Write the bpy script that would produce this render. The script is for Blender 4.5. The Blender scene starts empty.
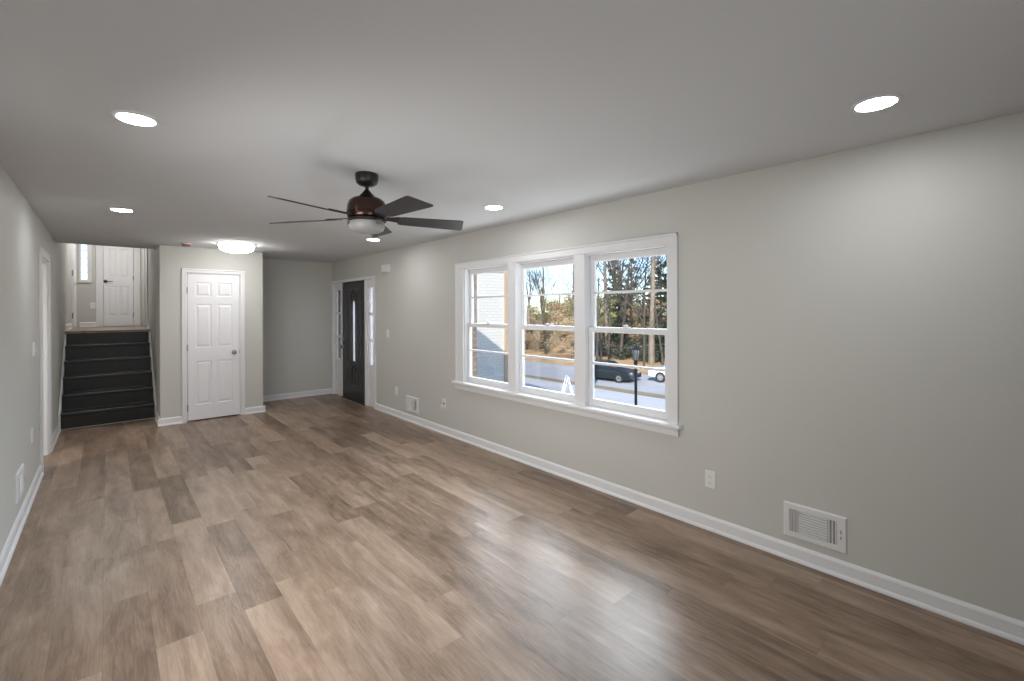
import bpy, bmesh, math, random
from mathutils import Vector, Matrix
random.seed(7)
PI = math.pi
scene = bpy.context.scene
COL = scene.collection

# ------------------------------------------------------------------ camera
EYE = 1.5406
cam = bpy.data.cameras.new('camera'); cam_o = bpy.data.objects.new('camera', cam); COL.objects.link(cam_o)
cam.sensor_width = 36.0; cam.lens = 458.58 / 1024 * 36.0
cam.shift_y = -(340.5 - 309.95) / 1024
cam.clip_start = 0.05; cam.clip_end = 500
cam_o.matrix_world = (Matrix.Translation((0, 0, EYE)) @ Matrix.Rotation(math.radians(-41.461), 4, 'Z')
                      @ Matrix.Rotation(math.radians(90), 4, 'X') @ Matrix.Rotation(math.radians(-0.2714), 4, 'Z'))
scene.camera = cam_o

# ------------------------------------------------------------------ sky, sun, exposure
world = bpy.data.worlds.new('sky'); scene.world = world; world.use_nodes = True
wn = world.node_tree.nodes; wl = world.node_tree.links; wn.clear()
wo = wn.new('ShaderNodeOutputWorld'); wb = wn.new('ShaderNodeBackground'); sk = wn.new('ShaderNodeTexSky')
sk.sky_type = 'NISHITA'; sk.sun_disc = False; sk.sun_elevation = math.radians(30); sk.sun_rotation = math.radians(213)
sk.air_density = 0.7; sk.dust_density = 0.25; sk.ozone_density = 2.5
wb.inputs['Strength'].default_value = 0.21
wl.new(sk.outputs['Color'], wb.inputs['Color']); wl.new(wb.outputs['Background'], wo.inputs['Surface'])
sun = bpy.data.lights.new('sun', 'SUN'); sun_o = bpy.data.objects.new('sun', sun); COL.objects.link(sun_o)
sun.energy = 3.9; sun.angle = math.radians(0.6); sun.color = (1.0, 0.91, 0.78)
sun_o.rotation_euler = Vector((0.836, 0.55, -0.577)).to_track_quat('-Z', 'Y').to_euler()
scene.view_settings.view_transform = 'Standard'; scene.view_settings.look = 'None'
scene.view_settings.gamma = 1.0; scene.view_settings.use_curve_mapping = False
scene.view_settings.exposure = 0.75
LENS_EMIT = 70.0      # recessed wafers
FLUSH_EMIT = 20.0      # flush mount drum
def area_light(name, loc, rot, sx, sy, power, col=(1, 1, 1), spread=180):
    l = bpy.data.lights.new(name, 'AREA'); l.shape = 'RECTANGLE'; l.size = sx; l.size_y = sy
    l.energy = power; l.color = col; l.spread = math.radians(spread)
    o = bpy.data.objects.new(name, l); COL.objects.link(o); o.location = loc; o.rotation_euler = rot
    return o
# fill light added behind the photographer (solid wall there), an added upper hall fill, the side room lamp
area_light('rear_fill', (0.45, -2.45, 1.3), (math.radians(110), 0, 0), 1.6, 1.6, 9, (0.98, 0.99, 1.0), 85)
# area lights added outside the triple window in place of bright sky and yard bounce
sky_fill = area_light('high_sky_fill', (5.6, 4.7, 3.28), (0, 0, 0), 6.2, 2.5, 300, (0.86, 0.93, 1.0), 120)
yard_fill = area_light('yard_bounce_fill', (4.1, 3.3, -0.10), (0, 0, 0), 4.6, 1.0, 62, (0.92, 0.96, 1.0))  # added fill imitating light bounced up from the yard
yard_fill.rotation_euler = Vector((-1.4, 0, 1.6)).to_track_quat('-Z', 'Y').to_euler()
sky_fill.rotation_euler = Vector((-2.9, 0, -2.3)).to_track_quat('-Z', 'Y').to_euler()
area_light('side_fill', (-0.45, 2.5, 1.10), Vector((1, .28, -.10)).to_track_quat('-Z', 'Y').to_euler(), 1.8, 1.5, 22.5, (1.0, 0.99, 0.97), 130)  # fill light added at the solid left wall, no opening there
area_light('upper_hall_fill', (0.03, 10.9, 3.6), (0, 0, 0), 0.35, 0.35, 13, (1, 0.97, 0.93))  # unseen fill added to light the upper hall, no fixture built
area_light('side_room_lamp', (-1.7, 5.5, 2.38), (0, 0, 0), 0.5, 0.5, 26, (1, 0.97, 0.93))

# ------------------------------------------------------------------ dimensions (metres, photographer at x=y=0)
R, L = 3.156, -0.4817
YC, YB, XC1, XC0 = 7.781, 8.666, 1.786, 0.5366
H = 2.44
YR = -2.6             # rear wall
Y_CE = 8.35           # where the low ceiling ends over the stairs
Z_UP = 1.248          # upper floor
H_UP = 3.69

# ------------------------------------------------------------------ mesh helper
class MB:
    def __init__(s): s.v = []; s.f = []
    def add(s, vs, fs):
        n = len(s.v); s.v += [tuple(p) for p in vs]; s.f += [tuple(i + n for i in f) for f in fs]; return s
    def box(s, x0, y0, z0, x1, y1, z1):
        x0, x1 = min(x0, x1), max(x0, x1); y0, y1 = min(y0, y1), max(y0, y1); z0, z1 = min(z0, z1), max(z0, z1)
        return s.add([(x0,y0,z0),(x1,y0,z0),(x1,y1,z0),(x0,y1,z0),(x0,y0,z1),(x1,y0,z1),(x1,y1,z1),(x0,y1,z1)],
                     [(3,2,1,0),(4,5,6,7),(0,1,5,4),(1,2,6,5),(2,3,7,6),(3,0,4,7)])
    def prism(s, poly, a, b, axis='y'):
        """poly: 2-D outline; axis y: (x,z), axis x: (y,z), axis z: (x,y)"""
        def P(p, t):
            return (p[0], t, p[1]) if axis == 'y' else (t, p[0], p[1]) if axis == 'x' else (p[0], p[1], t)
        n = len(poly)
        return s.add([P(p, a) for p in poly] + [P(p, b) for p in poly],
                     [tuple(range(n)), tuple(range(2*n-1, n-1, -1))] + [(i, i+n, (i+1) % n + n, (i+1) % n) for i in range(n)])
    def lathe(s, prof, c=(0,0,0), n=32, axis='z'):
        """prof: (radius, height) list; closes at radius 0"""
        n0 = len(s.v); ring = []
        for (r, h) in prof:
            if r < 1e-6:
                ring.append([len(s.v)]); s.v.append(s._ax(0, 0, h, c, axis))
            else:
                ids = []
                for k in range(n):
                    a = 2*PI*k/n; ids.append(len(s.v)); s.v.append(s._ax(r*math.cos(a), r*math.sin(a), h, c, axis))
                ring.append(ids)
        for A, B in zip(ring, ring[1:]):
            if len(A) == 1 and len(B) == 1: continue
            for k in range(n):
                k2 = (k+1) % n
                if len(A) == 1: s.f.append((A[0], B[k], B[k2]))
                elif len(B) == 1: s.f.append((A[k], A[k2], B[0]))
                else: s.f.append((A[k], A[k2], B[k2], B[k]))
        return s
    def _ax(s, a, b, h, c, axis):
        if axis == 'z': return (c[0]+a, c[1]+b, c[2]+h)
        if axis == 'y': return (c[0]+a, c[1]+h, c[2]+b)
        return (c[0]+h, c[1]+a, c[2]+b)
    def tube(s, pts, rad, n=6, closed=False, caps=True):
        pts = [Vector(p) for p in pts]; m = len(pts)
        rs = rad if isinstance(rad, (list, tuple)) else [rad]*m
        base = len(s.v); up = None
        for i, p in enumerate(pts):
            if closed: t = pts[(i+1) % m] - pts[i-1]
            else: t = pts[min(i+1, m-1)] - pts[max(i-1, 0)]
            t = t.normalized() if t.length > 1e-9 else Vector((0,0,1))
            if up is None:
                up = Vector((0,0,1)) if abs(t.z) < .9 else Vector((1,0,0))
            x = t.cross(up)
            if x.length < 1e-4: up = Vector((1,0,0)) if abs(t.x) < .9 else Vector((0,1,0)); x = t.cross(up)
            x.normalize(); y = x.cross(t).normalized(); up = y
            for k in range(n):
                a = 2*PI*k/n; q = p + (x*math.cos(a) + y*math.sin(a))*rs[i]; s.v.append(tuple(q))
        for i in range(m if closed else m-1):
            j = (i+1) % m
            for k in range(n):
                k2 = (k+1) % n
                s.f.append((base+i*n+k, base+i*n+k2, base+j*n+k2, base+j*n+k))
        if caps and not closed:
            s.f.append(tuple(base+k for k in range(n-1, -1, -1))); s.f.append(tuple(base+(m-1)*n+k for k in range(n)))
        return s
    def voxel(s, xs, ys, zs, filled):
        nx, ny, nz = len(xs)-1, len(ys)-1, len(zs)-1
        F = {}
        for i in range(nx):
            for j in range(ny):
                for k in range(nz):
                    F[i,j,k] = filled((xs[i]+xs[i+1])/2, (ys[j]+ys[j+1])/2, (zs[k]+zs[k+1])/2)
        vid = {}
        def V(i,j,k):
            if (i,j,k) not in vid: vid[i,j,k] = len(s.v); s.v.append((xs[i],ys[j],zs[k]))
            return vid[i,j,k]
        for (i,j,k), on in F.items():
            if not on: continue
            g = lambda a,b,c: F.get((a,b,c), False)
            if not g(i-1,j,k): s.f.append((V(i,j,k),V(i,j,k+1),V(i,j+1,k+1),V(i,j+1,k)))
            if not g(i+1,j,k): s.f.append((V(i+1,j,k),V(i+1,j+1,k),V(i+1,j+1,k+1),V(i+1,j,k+1)))
            if not g(i,j-1,k): s.f.append((V(i,j,k),V(i+1,j,k),V(i+1,j,k+1),V(i,j,k+1)))
            if not g(i,j+1,k): s.f.append((V(i,j+1,k),V(i,j+1,k+1),V(i+1,j+1,k+1),V(i+1,j+1,k)))
            if not g(i,j,k-1): s.f.append((V(i,j,k),V(i,j+1,k),V(i+1,j+1,k),V(i+1,j,k)))
            if not g(i,j,k+1): s.f.append((V(i,j,k+1),V(i+1,j,k+1),V(i+1,j+1,k+1),V(i,j+1,k+1)))
        return s
    def frustum(s, x0, z0, x1, z1, yb, yt, ins):
        """raised field on a door face lying in xz; base at yb, smaller top at yt"""
        return s.add([(x0,yb,z0),(x1,yb,z0),(x1,yb,z1),(x0,yb,z1),(x0+ins,yt,z0+ins),(x1-ins,yt,z0+ins),(x1-ins,yt,z1-ins),(x0+ins,yt,z1-ins)],
                     [(4,5,6,7),(0,1,5,4),(1,2,6,5),(2,3,7,6),(3,0,4,7),(3,2,1,0)])
    def build(s, name, mat, parent=None, bevel=0.0, smooth=False, off=None, recalc=True, segs=1):
        me = bpy.data.meshes.new(name)
        vs = s.v if off is None else [(p[0]-off[0], p[1]-off[1], p[2]-off[2]) for p in s.v]
        me.from_pydata(vs, [], s.f)
        if recalc:
            bm = bmesh.new(); bm.from_mesh(me); bmesh.ops.recalc_face_normals(bm, faces=bm.faces); bm.to_mesh(me); bm.free()
        me.materials.append(mat)
        if smooth:
            for p in me.polygons: p.use_smooth = True
        o = bpy.data.objects.new(name, me); COL.objects.link(o)
        if parent: o.parent = parent
        if bevel > 0:
            b = o.modifiers.new('bevel', 'BEVEL'); b.width = bevel; b.segments = segs; b.limit_method = 'ANGLE'; b.angle_limit = math.radians(40)
        if smooth:
            me.set_sharp_from_angle(angle=math.radians(38))
        return o

def tag(o, label=None, cat=None, group=None, kind=None):
    if label: o['label'] = label
    if cat: o['category'] = cat
    if group: o['group'] = group
    if kind: o['kind'] = kind
    return o
def empty(name, loc=(0,0,0), rz=0.0):
    o = bpy.data.objects.new(name, None); COL.objects.link(o); o.location = loc; o.rotation_euler = (0,0,rz)
    o.empty_display_size = 0.1
    return o
def copy_tree(o, parent=None):
    c = o.copy(); COL.objects.link(c)
    if parent: c.parent = parent
    for ch in list(o.children): copy_tree(ch, c)
    return c

# ------------------------------------------------------------------ materials
def mat(name, col, rough=0.5, metal=0.0, bump=None, spec=0.5, var=None, trans=0.0, coat=0.0):
    m = bpy.data.materials.new(name); m.use_nodes = True
    nt = m.node_tree; b = nt.nodes['Principled BSDF']
    b.inputs['Base Color'].default_value = (*col, 1); b.inputs['Roughness'].default_value = rough
    b.inputs['Metallic'].default_value = metal; b.inputs['Specular IOR Level'].default_value = spec
    b.inputs['Transmission Weight'].default_value = trans; b.inputs['Coat Weight'].default_value = coat
    tc = nt.nodes.new('ShaderNodeTexCoord')
    if bump:
        n = nt.nodes.new('ShaderNodeTexNoise'); n.inputs['Scale'].default_value = bump[0]; n.inputs['Detail'].default_value = 4
        bp = nt.nodes.new('ShaderNodeBump'); bp.inputs['Strength'].default_value = bump[1]; bp.inputs['Distance'].default_value = 0.01
        nt.links.new(tc.outputs['Object'], n.inputs['Vector']); nt.links.new(n.outputs['Fac'], bp.inputs['Height'])
        nt.links.new(bp.outputs['Normal'], b.inputs['Normal'])
    if var:
        n = nt.nodes.new('ShaderNodeTexNoise'); n.inputs['Scale'].default_value = var[0]; n.inputs['Detail'].default_value = 5
        r = nt.nodes.new('ShaderNodeValToRGB'); r.color_ramp.elements[0].position = .3; r.color_ramp.elements[1].position = .7
        r.color_ramp.elements[0].color = (*col, 1); r.color_ramp.elements[1].color = (*var[1], 1)
        nt.links.new(tc.outputs['Object'], n.inputs['Vector']); nt.links.new(n.outputs['Fac'], r.inputs['Fac'])
        nt.links.new(r.outputs['Color'], b.inputs['Base Color'])
    return m
def emit_mat(name, col, st):
    m = bpy.data.materials.new(name); m.use_nodes = True; nt = m.node_tree; nt.nodes.clear()
    o = nt.nodes.new('ShaderNodeOutputMaterial'); e = nt.nodes.new('ShaderNodeEmission')
    e.inputs['Color'].default_value = (*col, 1); e.inputs['Strength'].default_value = st
    nt.links.new(e.outputs['Emission'], o.inputs['Surface']); return m

M_wall = mat('wall_paint', (0.60, 0.595, 0.56), 0.55, bump=(220, .04), var=(1.2, (0.61, 0.605, 0.57)), spec=.3)
M_ceil = mat('ceiling_paint', (0.70, 0.715, 0.735), 0.9, bump=(160, .06), spec=.2)
M_white = mat('white_trim_paint', (0.80, 0.80, 0.815), 0.35, bump=(60, .015), spec=.4)
M_door = mat('white_door_paint', (0.86, 0.86, 0.885), 0.4, bump=(90, .02), spec=.4)
M_plastic = mat('white_plastic', (0.82, 0.82, 0.80), 0.3)
M_slot = mat('dark_slot', (0.03, 0.03, 0.03), 0.6)
M_ventmetal = mat('white_enamel_metal', (0.78, 0.78, 0.78), 0.4)
M_duct = mat('duct_grey', (0.38, 0.38, 0.39), 0.7)
M_nickel = mat('brushed_nickel', (0.33, 0.32, 0.31), 0.32, metal=1.0, bump=(300, .02))
M_darkmetal = mat('dark_bronze_metal', (0.05, 0.045, 0.045), 0.35, metal=0.7)
M_bronze = mat('oil_rubbed_bronze', (0.075, 0.042, 0.036), 0.25, metal=0.9, bump=(200, .01))
M_blackplastic = mat('satin_black', (0.012, 0.012, 0.014), 0.35)
M_stairblack = mat('stair_black_paint', (0.012, 0.012, 0.013), 0.38, bump=(35, .03), var=(9, (0.02, 0.02, 0.021)))
M_doorblack = mat('door_black_paint', (0.026, 0.027, 0.030), 0.3, bump=(80, .02))
M_frost = mat('frosted_white_glass', (0.36, 0.357, 0.35), 0.35, spec=.5)
M_chrome = mat('polished_chrome', (0.7, 0.7, 0.7), 0.15, metal=1.0)
M_red = mat('reddish_brown_plastic', (0.30, 0.13, 0.11), 0.5)
M_lens = emit_mat('lamp_lens', (0.97, 0.985, 1.0), LENS_EMIT)
M_drum = emit_mat('drum_glass_lit', (1.0, 0.98, 0.95), FLUSH_EMIT)

def glass_mat(name='window_glass', tint=(0.97, 0.985, 0.98)):
    m = bpy.data.materials.new(name); m.use_nodes = True; nt = m.node_tree; nt.nodes.clear()
    o = nt.nodes.new('ShaderNodeOutputMaterial'); t = nt.nodes.new('ShaderNodeBsdfTransparent'); g = nt.nodes.new('ShaderNodeBsdfGlossy')
    t.inputs['Color'].default_value = (*tint, 1); g.inputs['Roughness'].default_value = 0.0
    f = nt.nodes.new('ShaderNodeFresnel'); f.inputs['IOR'].default_value = 1.45
    mx = nt.nodes.new('ShaderNodeMixShader')
    k = nt.nodes.new('ShaderNodeMath'); k.operation = 'MULTIPLY'; k.inputs[1].default_value = 0.3
    nt.links.new(f.outputs['Fac'], k.inputs[0]); nt.links.new(k.outputs[0], mx.inputs['Fac'])
    nt.links.new(t.outputs['BSDF'], mx.inputs[1]); nt.links.new(g.outputs['BSDF'], mx.inputs[2])
    nt.links.new(mx.outputs['Shader'], o.inputs['Surface']); return m
M_glass = glass_mat(); M_porchshade = glass_mat('porch_shade_glass', (.42, .43, .43))  # dark tint stands in for the shaded porch beyond the left sidelight
def obscure_mat(name='obscure_glass', tc_=(.68,.68,.69), dc_=(.6,.6,.61)):
    m = bpy.data.materials.new(name); m.use_nodes = True; nt = m.node_tree; nt.nodes.clear()
    o = nt.nodes.new('ShaderNodeOutputMaterial'); t = nt.nodes.new('ShaderNodeBsdfTranslucent'); d = nt.nodes.new('ShaderNodeBsdfPrincipled')
    t.inputs['Color'].default_value = (*tc_, 1); d.inputs['Base Color'].default_value = (*dc_, 1); d.inputs['Roughness'].default_value = .2
    mx = nt.nodes.new('ShaderNodeMixShader'); mx.inputs['Fac'].default_value = .35
    n = nt.nodes.new('ShaderNodeTexVoronoi'); n.inputs['Scale'].default_value = 90; bp = nt.nodes.new('ShaderNodeBump'); bp.inputs['Strength'].default_value = .3
    tc = nt.nodes.new('ShaderNodeTexCoord'); nt.links.new(tc.outputs['Object'], n.inputs['Vector'])
    nt.links.new(n.outputs['Distance'], bp.inputs['Height']); nt.links.new(bp.outputs['Normal'], d.inputs['Normal'])
    nt.links.new(t.outputs['BSDF'], mx.inputs[1]); nt.links.new(d.outputs['BSDF'], mx.inputs[2])
    nt.links.new(mx.outputs['Shader'], o.inputs['Surface']); return m
M_obscure = obscure_mat()

def plank_mat(name='plank_floor', cols=((0.132,0.083,0.052),(0.272,0.186,0.130),(0.42,0.306,0.228)), pw=0.182, pl=1.22, along='y', rough=0.33):
    m = bpy.data.materials.new(name); m.use_nodes = True; nt = m.node_tree; N = nt.nodes; K = nt.links
    b = N['Principled BSDF']
    def math_(op, a, bb=None, c=None):
        n = N.new('ShaderNodeMath'); n.operation = op
        for i, x in enumerate((a, bb, c)):
            if x is None: continue
            if isinstance(x, (int, float)): n.inputs[i].default_value = x
            else: K.new(x, n.inputs[i])
        return n.outputs[0]
    g = N.new('ShaderNodeNewGeometry'); s = N.new('ShaderNodeSeparateXYZ'); K.new(g.outputs['Position'], s.inputs[0])
    U, Vv = (s.outputs['X'], s.outputs['Y']) if along == 'y' else (s.outputs['Y'], s.outputs['X'])
    u = math_('DIVIDE', math_('ADD', U, 10.03), pw); row = math_('FLOOR', u); fu = math_('FRACT', u)
    w1 = N.new('ShaderNodeTexWhiteNoise'); w1.noise_dimensions = '1D'; K.new(row, w1.inputs['W'])
    v = math_('ADD', math_('DIVIDE', math_('ADD', Vv, 20.0), pl), math_('MULTIPLY', w1.outputs['Value'], 7.31))
    col = math_('FLOOR', v); fv = math_('FRACT', v)
    cmb = N.new('ShaderNodeCombineXYZ'); K.new(row, cmb.inputs[0]); K.new(col, cmb.inputs[1])
    w2 = N.new('ShaderNodeTexWhiteNoise'); w2.noise_dimensions = '2D'; K.new(cmb.outputs[0], w2.inputs['Vector'])
    rnd = w2.outputs['Value']
    off = math_('MULTIPLY', rnd, 37.0)
    # stretched grain, one slice of 3-D noise per plank
    def stretched(su, sv, detail, dist):
        c = N.new('ShaderNodeCombineXYZ'); K.new(math_('MULTIPLY', U, su), c.inputs[0]); K.new(math_('MULTIPLY', Vv, sv), c.inputs[1]); K.new(off, c.inputs[2])
        n = N.new('ShaderNodeTexNoise'); n.inputs['Scale'].default_value = 1.0; n.inputs['Detail'].default_value = detail; n.inputs['Distortion'].default_value = dist
        K.new(c.outputs[0], n.inputs['Vector']); return n.outputs['Fac']
    big = stretched(8.0, 1.5, 2.0, 1.6); fine = stretched(120.0, 7.0, 6.0, 1.0); blot = stretched(6.5, 1.5, 6.0, 1.2); streak = stretched(13.0, 0.9, 2.0, 0.5)
    ring = math_('FRACT', math_('MULTIPLY', big, 7.0)); ring = math_('ABSOLUTE', math_('SUBTRACT', ring, 0.5))
    t = math_('ADD', math_('MULTIPLY', rnd, 0.50), math_('MULTIPLY', math_('SUBTRACT', fine, 0.5), 0.70))
    t = math_('ADD', t, math_('MULTIPLY', ring, 0.20)); t = math_('ADD', t, math_('MULTIPLY', math_('SUBTRACT', blot, 0.5), 1.20))
    t = math_('ADD', t, math_('MULTIPLY', math_('SUBTRACT', streak, 0.5), 0.65))
    t = math_('ADD', t, 0.20)
    rp = N.new('ShaderNodeValToRGB'); rp.color_ramp.elements[0].position = 0.08; rp.color_ramp.elements[0].color = (*cols[0], 1)
    rp.color_ramp.elements[1].position = 0.95; rp.color_ramp.elements[1].color = (*cols[2], 1)
    e = rp.color_ramp.elements.new(0.5); e.color = (*cols[1], 1)
    K.new(t, rp.inputs['Fac'])
    # joints
    du = math_('MULTIPLY', math_('SUBTRACT', 0.5, math_('ABSOLUTE', math_('SUBTRACT', fu, 0.5))), pw)
    dv = math_('MULTIPLY', math_('SUBTRACT', 0.5, math_('ABSOLUTE', math_('SUBTRACT', fv, 0.5))), pl)
    d = math_('MINIMUM', du, dv)
    mr = N.new('ShaderNodeMapRange'); mr.inputs['From Min'].default_value = 0.0004; mr.inputs['From Max'].default_value = 0.0018
    mr.inputs['To Min'].default_value = 0.72; mr.inputs['To Max'].default_value = 1.0; K.new(d, mr.inputs['Value'])
    mx = N.new('ShaderNodeMix'); mx.data_type = 'RGBA'; mx.blend_type = 'MULTIPLY'; mx.inputs[0].default_value = 1.0
    K.new(rp.outputs['Color'], mx.inputs[6]); K.new(mr.outputs['Result'], mx.inputs[7])
    K.new(mx.outputs[2], b.inputs['Base Color'])
    b.inputs['Roughness'].default_value = rough; b.inputs['Specular IOR Level'].default_value = 0.45
    hh = math_('ADD', math_('MULTIPLY', mr.outputs['Result'], 0.5), math_('MULTIPLY', fine, 0.25))
    bp = N.new('ShaderNodeBump'); bp.inputs['Strength'].default_value = 0.12; bp.inputs['Distance'].default_value = 0.004
    K.new(hh, bp.inputs['Height']); K.new(bp.outputs['Normal'], b.inputs['Normal'])
    return m
M_floor = plank_mat()

def brick_mat(name, c1, c2, mortar, axes='xz', rough=.8, bumpy=.6):
    m = bpy.data.materials.new(name); m.use_nodes = True; nt = m.node_tree; N = nt.nodes; K = nt.links; b = N['Principled BSDF']
    g = N.new('ShaderNodeNewGeometry'); s = N.new('ShaderNodeSeparateXYZ'); c = N.new('ShaderNodeCombineXYZ')
    K.new(g.outputs['Position'], s.inputs[0])
    if axes == 'xz': K.new(s.outputs['X'], c.inputs[0])
    elif axes == 'yz': K.new(s.outputs['Y'], c.inputs[0])
    else:
        a = N.new('ShaderNodeMath'); a.operation = 'ADD'; K.new(s.outputs['X'], a.inputs[0]); K.new(s.outputs['Y'], a.inputs[1]); K.new(a.outputs[0], c.inputs[0])
    K.new(s.outputs['Z'], c.inputs[1])
    br = N.new('ShaderNodeTexBrick'); br.inputs['Scale'].default_value = 1.0; br.inputs['Brick Width'].default_value = .21; br.inputs['Row Height'].default_value = .075
    br.inputs['Mortar Size'].default_value = .008; br.inputs['Color1'].default_value = (*c1, 1); br.inputs['Color2'].default_value = (*c2, 1); br.inputs['Mortar'].default_value = (*mortar, 1)
    K.new(c.outputs[0], br.inputs['Vector']); K.new(br.outputs['Color'], b.inputs['Base Color']); b.inputs['Roughness'].default_value = rough
    bp = N.new('ShaderNodeBump'); bp.invert = True; bp.inputs['Strength'].default_value = bumpy; bp.inputs['Distance'].default_value = .01
    K.new(br.outputs['Fac'], bp.inputs['Height']); K.new(bp.outputs['Normal'], b.inputs['Normal'])
    return m
M_whitebrick = brick_mat('white_painted_brick', (.86,.85,.82), (.83,.82,.79), (.70,.69,.67))
M_brownbrick = brick_mat('brown_brick', (.12,.075,.055), (.16,.105,.08), (.20,.18,.16), axes='xyz')
M_tanwood = mat('tan_painted_wood', (.58,.44,.32), .6)
M_shingle = mat('roof_shingle', (.08,.075,.07), .9, bump=(40,.4))
M_soffit = mat('soffit_paint', (.40,.34,.28), .7)

# ------------------------------------------------------------------ room shell
def struct(o, label, cat): return tag(o, label, cat, kind='structure')
W = 0.10
b = MB().voxel([-3.3, L-.12, L, XC0, XC1, R, R+W], [YR-.12, 4.6, YC, 8.42, YB, 8.8], [-.12, 0],
               lambda x, y, z: (x > L-.12 and y < YB and not (x < XC0 and y > 8.42)) or (x < L and 4.6 < y < YB))
struct(b.build('floor', M_floor), 'brown wood plank floor running the length of the room', 'floor')
b = MB().voxel([-3.3, L-.12, XC0+.0, R+W], [YR-.12, 4.6, Y_CE, YB+.1], [H, H+.1],
               lambda x, y, z: (x > L-.12 and not (x < XC0 and y > Y_CE)) or (x < L and y > 4.6))
struct(b.build('ceiling', M_ceil), 'flat white ceiling with recessed lights and fan', 'ceiling')

# window and front door openings in the right wall
WIN_Y = [(1.80, 2.59), (2.71, 3.495), (3.62, 4.42)]
WZ0, WZ1 = 0.69, 2.03
DY0, DY1, DZ1 = 6.83, 8.61, 2.05
def right_hole(y, z): return (1.80 < y < 4.42 and WZ0 < z < WZ1) or (DY0 < y < DY1 and z < DZ1)
b = MB().voxel([R, R+W], [YR-.12, 1.80, 4.42, DY0, DY1, YB+.1], [0, WZ0, WZ1, DZ1, H], lambda x, y, z: not right_hole(y, z))
struct(b.build('wall_right', M_wall), 'long grey painted wall holding the triple window', 'wall')
b = MB().voxel([R+W, R+.19], [YR-.12, 1.78, 4.425, DY0, DY1, 8.9], [-1.2, WZ0-.03, 1.985, DZ1, 2.65],
               lambda x, y, z: not ((1.78 < y < 4.425 and WZ0-.03 < z < 1.985) or (DY0 < y < DY1 and 0 < z < DZ1)))
struct(b.build('wall_exterior', M_brownbrick), 'brown brick outer face of the house around the window', 'wall')

# left wall with doorway; continues up the stairs
OY0, OY1, OZ = 6.30, 7.04, 2.085
b = MB().voxel([L-.12, L], [YR-.12, OY0, OY1, 8.42, 12.4], [0, OZ, H_UP], lambda x, y, z: not (OY0 < y < OY1 and z < OZ) and not (y < 4.5 and False))
struct(b.build('wall_left', M_wall), 'grey painted wall on the stair side with a doorway', 'wall')
# closet block
CX0, CX1, CZ1 = 0.842, 1.476, 2.07
b = MB().voxel([XC0, XC0+.1, CX0-.012, CX1+.012, XC1-.1, XC1], [YC, YC+.1, YB, 12.4], [0, CZ1+.012, H, H_UP],
               lambda x, y, z: (y < YC+.1 and z < H and not (CX0-.012 < x < CX1+.012 and z < CZ1+.012)) or (x < XC0+.1 and (z < H or y > Y_CE-2)) or (x > XC1-.1 and y < YB and z < H))
struct(b.build('wall_closet', M_wall), 'grey wall around the white closet door', 'wall')
b = MB().box(XC0+.1, YC+.6, 0, XC1-.1, YC+.65, H)
struct(b.build('wall_closet_inside', M_wall), 'inner wall of the closet behind the white door', 'wall')
b = MB().box(XC1-.1, YB, 0, R+W, YB+.1, H)
struct(b.build('wall_back', M_wall), 'grey wall of the entry nook beside the black front door', 'wall')
b = MB().box(L-.12, YR-.12, 0, R+W, YR, H)
struct(b.build('wall_rear', M_wall), 'grey wall behind the viewer', 'wall')
# header over the stairs, upper hall
b = MB().box(L, Y_CE-.1, H+.1, XC0, Y_CE, H_UP)
struct(b.build('wall_header', M_wall), 'header wall over the foot of the stairs', 'wall')
b = MB().box(L-.12, Y_CE-.1, H_UP, XC0+.1, 12.5, H_UP+.1)
struct(b.build('ceiling_upper', M_ceil), 'ceiling of the upper hall', 'ceiling')
Y_ST, RUN, RISE = 8.43, 0.25, Z_UP/6
Y_LAND = Y_ST + 5*RUN
b = MB().box(L, Y_LAND-.025, Z_UP-.035, XC0, 12.4, Z_UP)
struct(b.build('floor_upper', plank_mat('plank_floor_upper', along='x')), 'wood plank floor of the landing at the stair top', 'floor')
YF = 12.3
UW = (-0.40, -0.262, Z_UP+.9, Z_UP+1.95)      # upper hall window
UD = (-0.052, 0.418, Z_UP+2.03)               # upper white door
b = MB().voxel([L, UW[0], UW[1], UD[0], UD[1], XC0], [YF, YF+.1], [Z_UP, UW[2], UW[3], UD[2], H_UP],
               lambda x, y, z: not (UW[0] < x < UW[1] and UW[2] < z < UW[3]) and not (UD[0] < x < UD[1] and z < UD[2]))
struct(b.build('wall_far', M_wall), 'beige grey wall at the far end of the upper hall', 'wall')
b = MB().box(UD[0]-.2, YF+.101, Z_UP, XC0, YF+.15, H_UP)
struct(b.build('wall_far_backing', M_wall), 'wall closing off behind the upper hall door', 'wall')
# side room through the left doorway
b = MB().voxel([-3.3, -3.2, L-.12], [4.6, 4.7, YB, YB+.1], [0, H], lambda x, y, z: x < -3.2 or y < 4.7 or y > YB)
struct(b.build('wall_side_room', M_wall), 'walls of the room through the left doorway', 'wall')

# ------------------------------------------------------------------ baseboards (profile: thickness t out from the wall, height z)
BASE_H = 0.095
BPROF = [(0,0),(.028,0),(.028,.008),(.022,.018),(.015,.022),(.015,.078),(.010,.088),(.004,BASE_H),(0,BASE_H)]
def base_y(mb, x, y0, y1, sgn, z=0):    # along y on a wall at x, projecting sgn*x
    mb.prism([(x + sgn*p[0], z+p[1]) for p in BPROF], y0, y1, 'y')
def base_x(mb, y, x0, x1, sgn, z=0):
    mb.prism([(y + sgn*p[0], z+p[1]) for p in BPROF], x0, x1, 'x')
m = MB(); base_y(m, R, YR, 6.785, -1)
struct(m.build('baseboard_right', M_white), 'white baseboard along the window wall', 'baseboard')
m = MB(); base_y(m, L, YR, 6.222, 1)
struct(m.build('baseboard_left', M_white), 'white baseboard along the left wall under the grille', 'baseboard')
m = MB(); base_y(m, L, 7.12, 8.40, 1)
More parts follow.
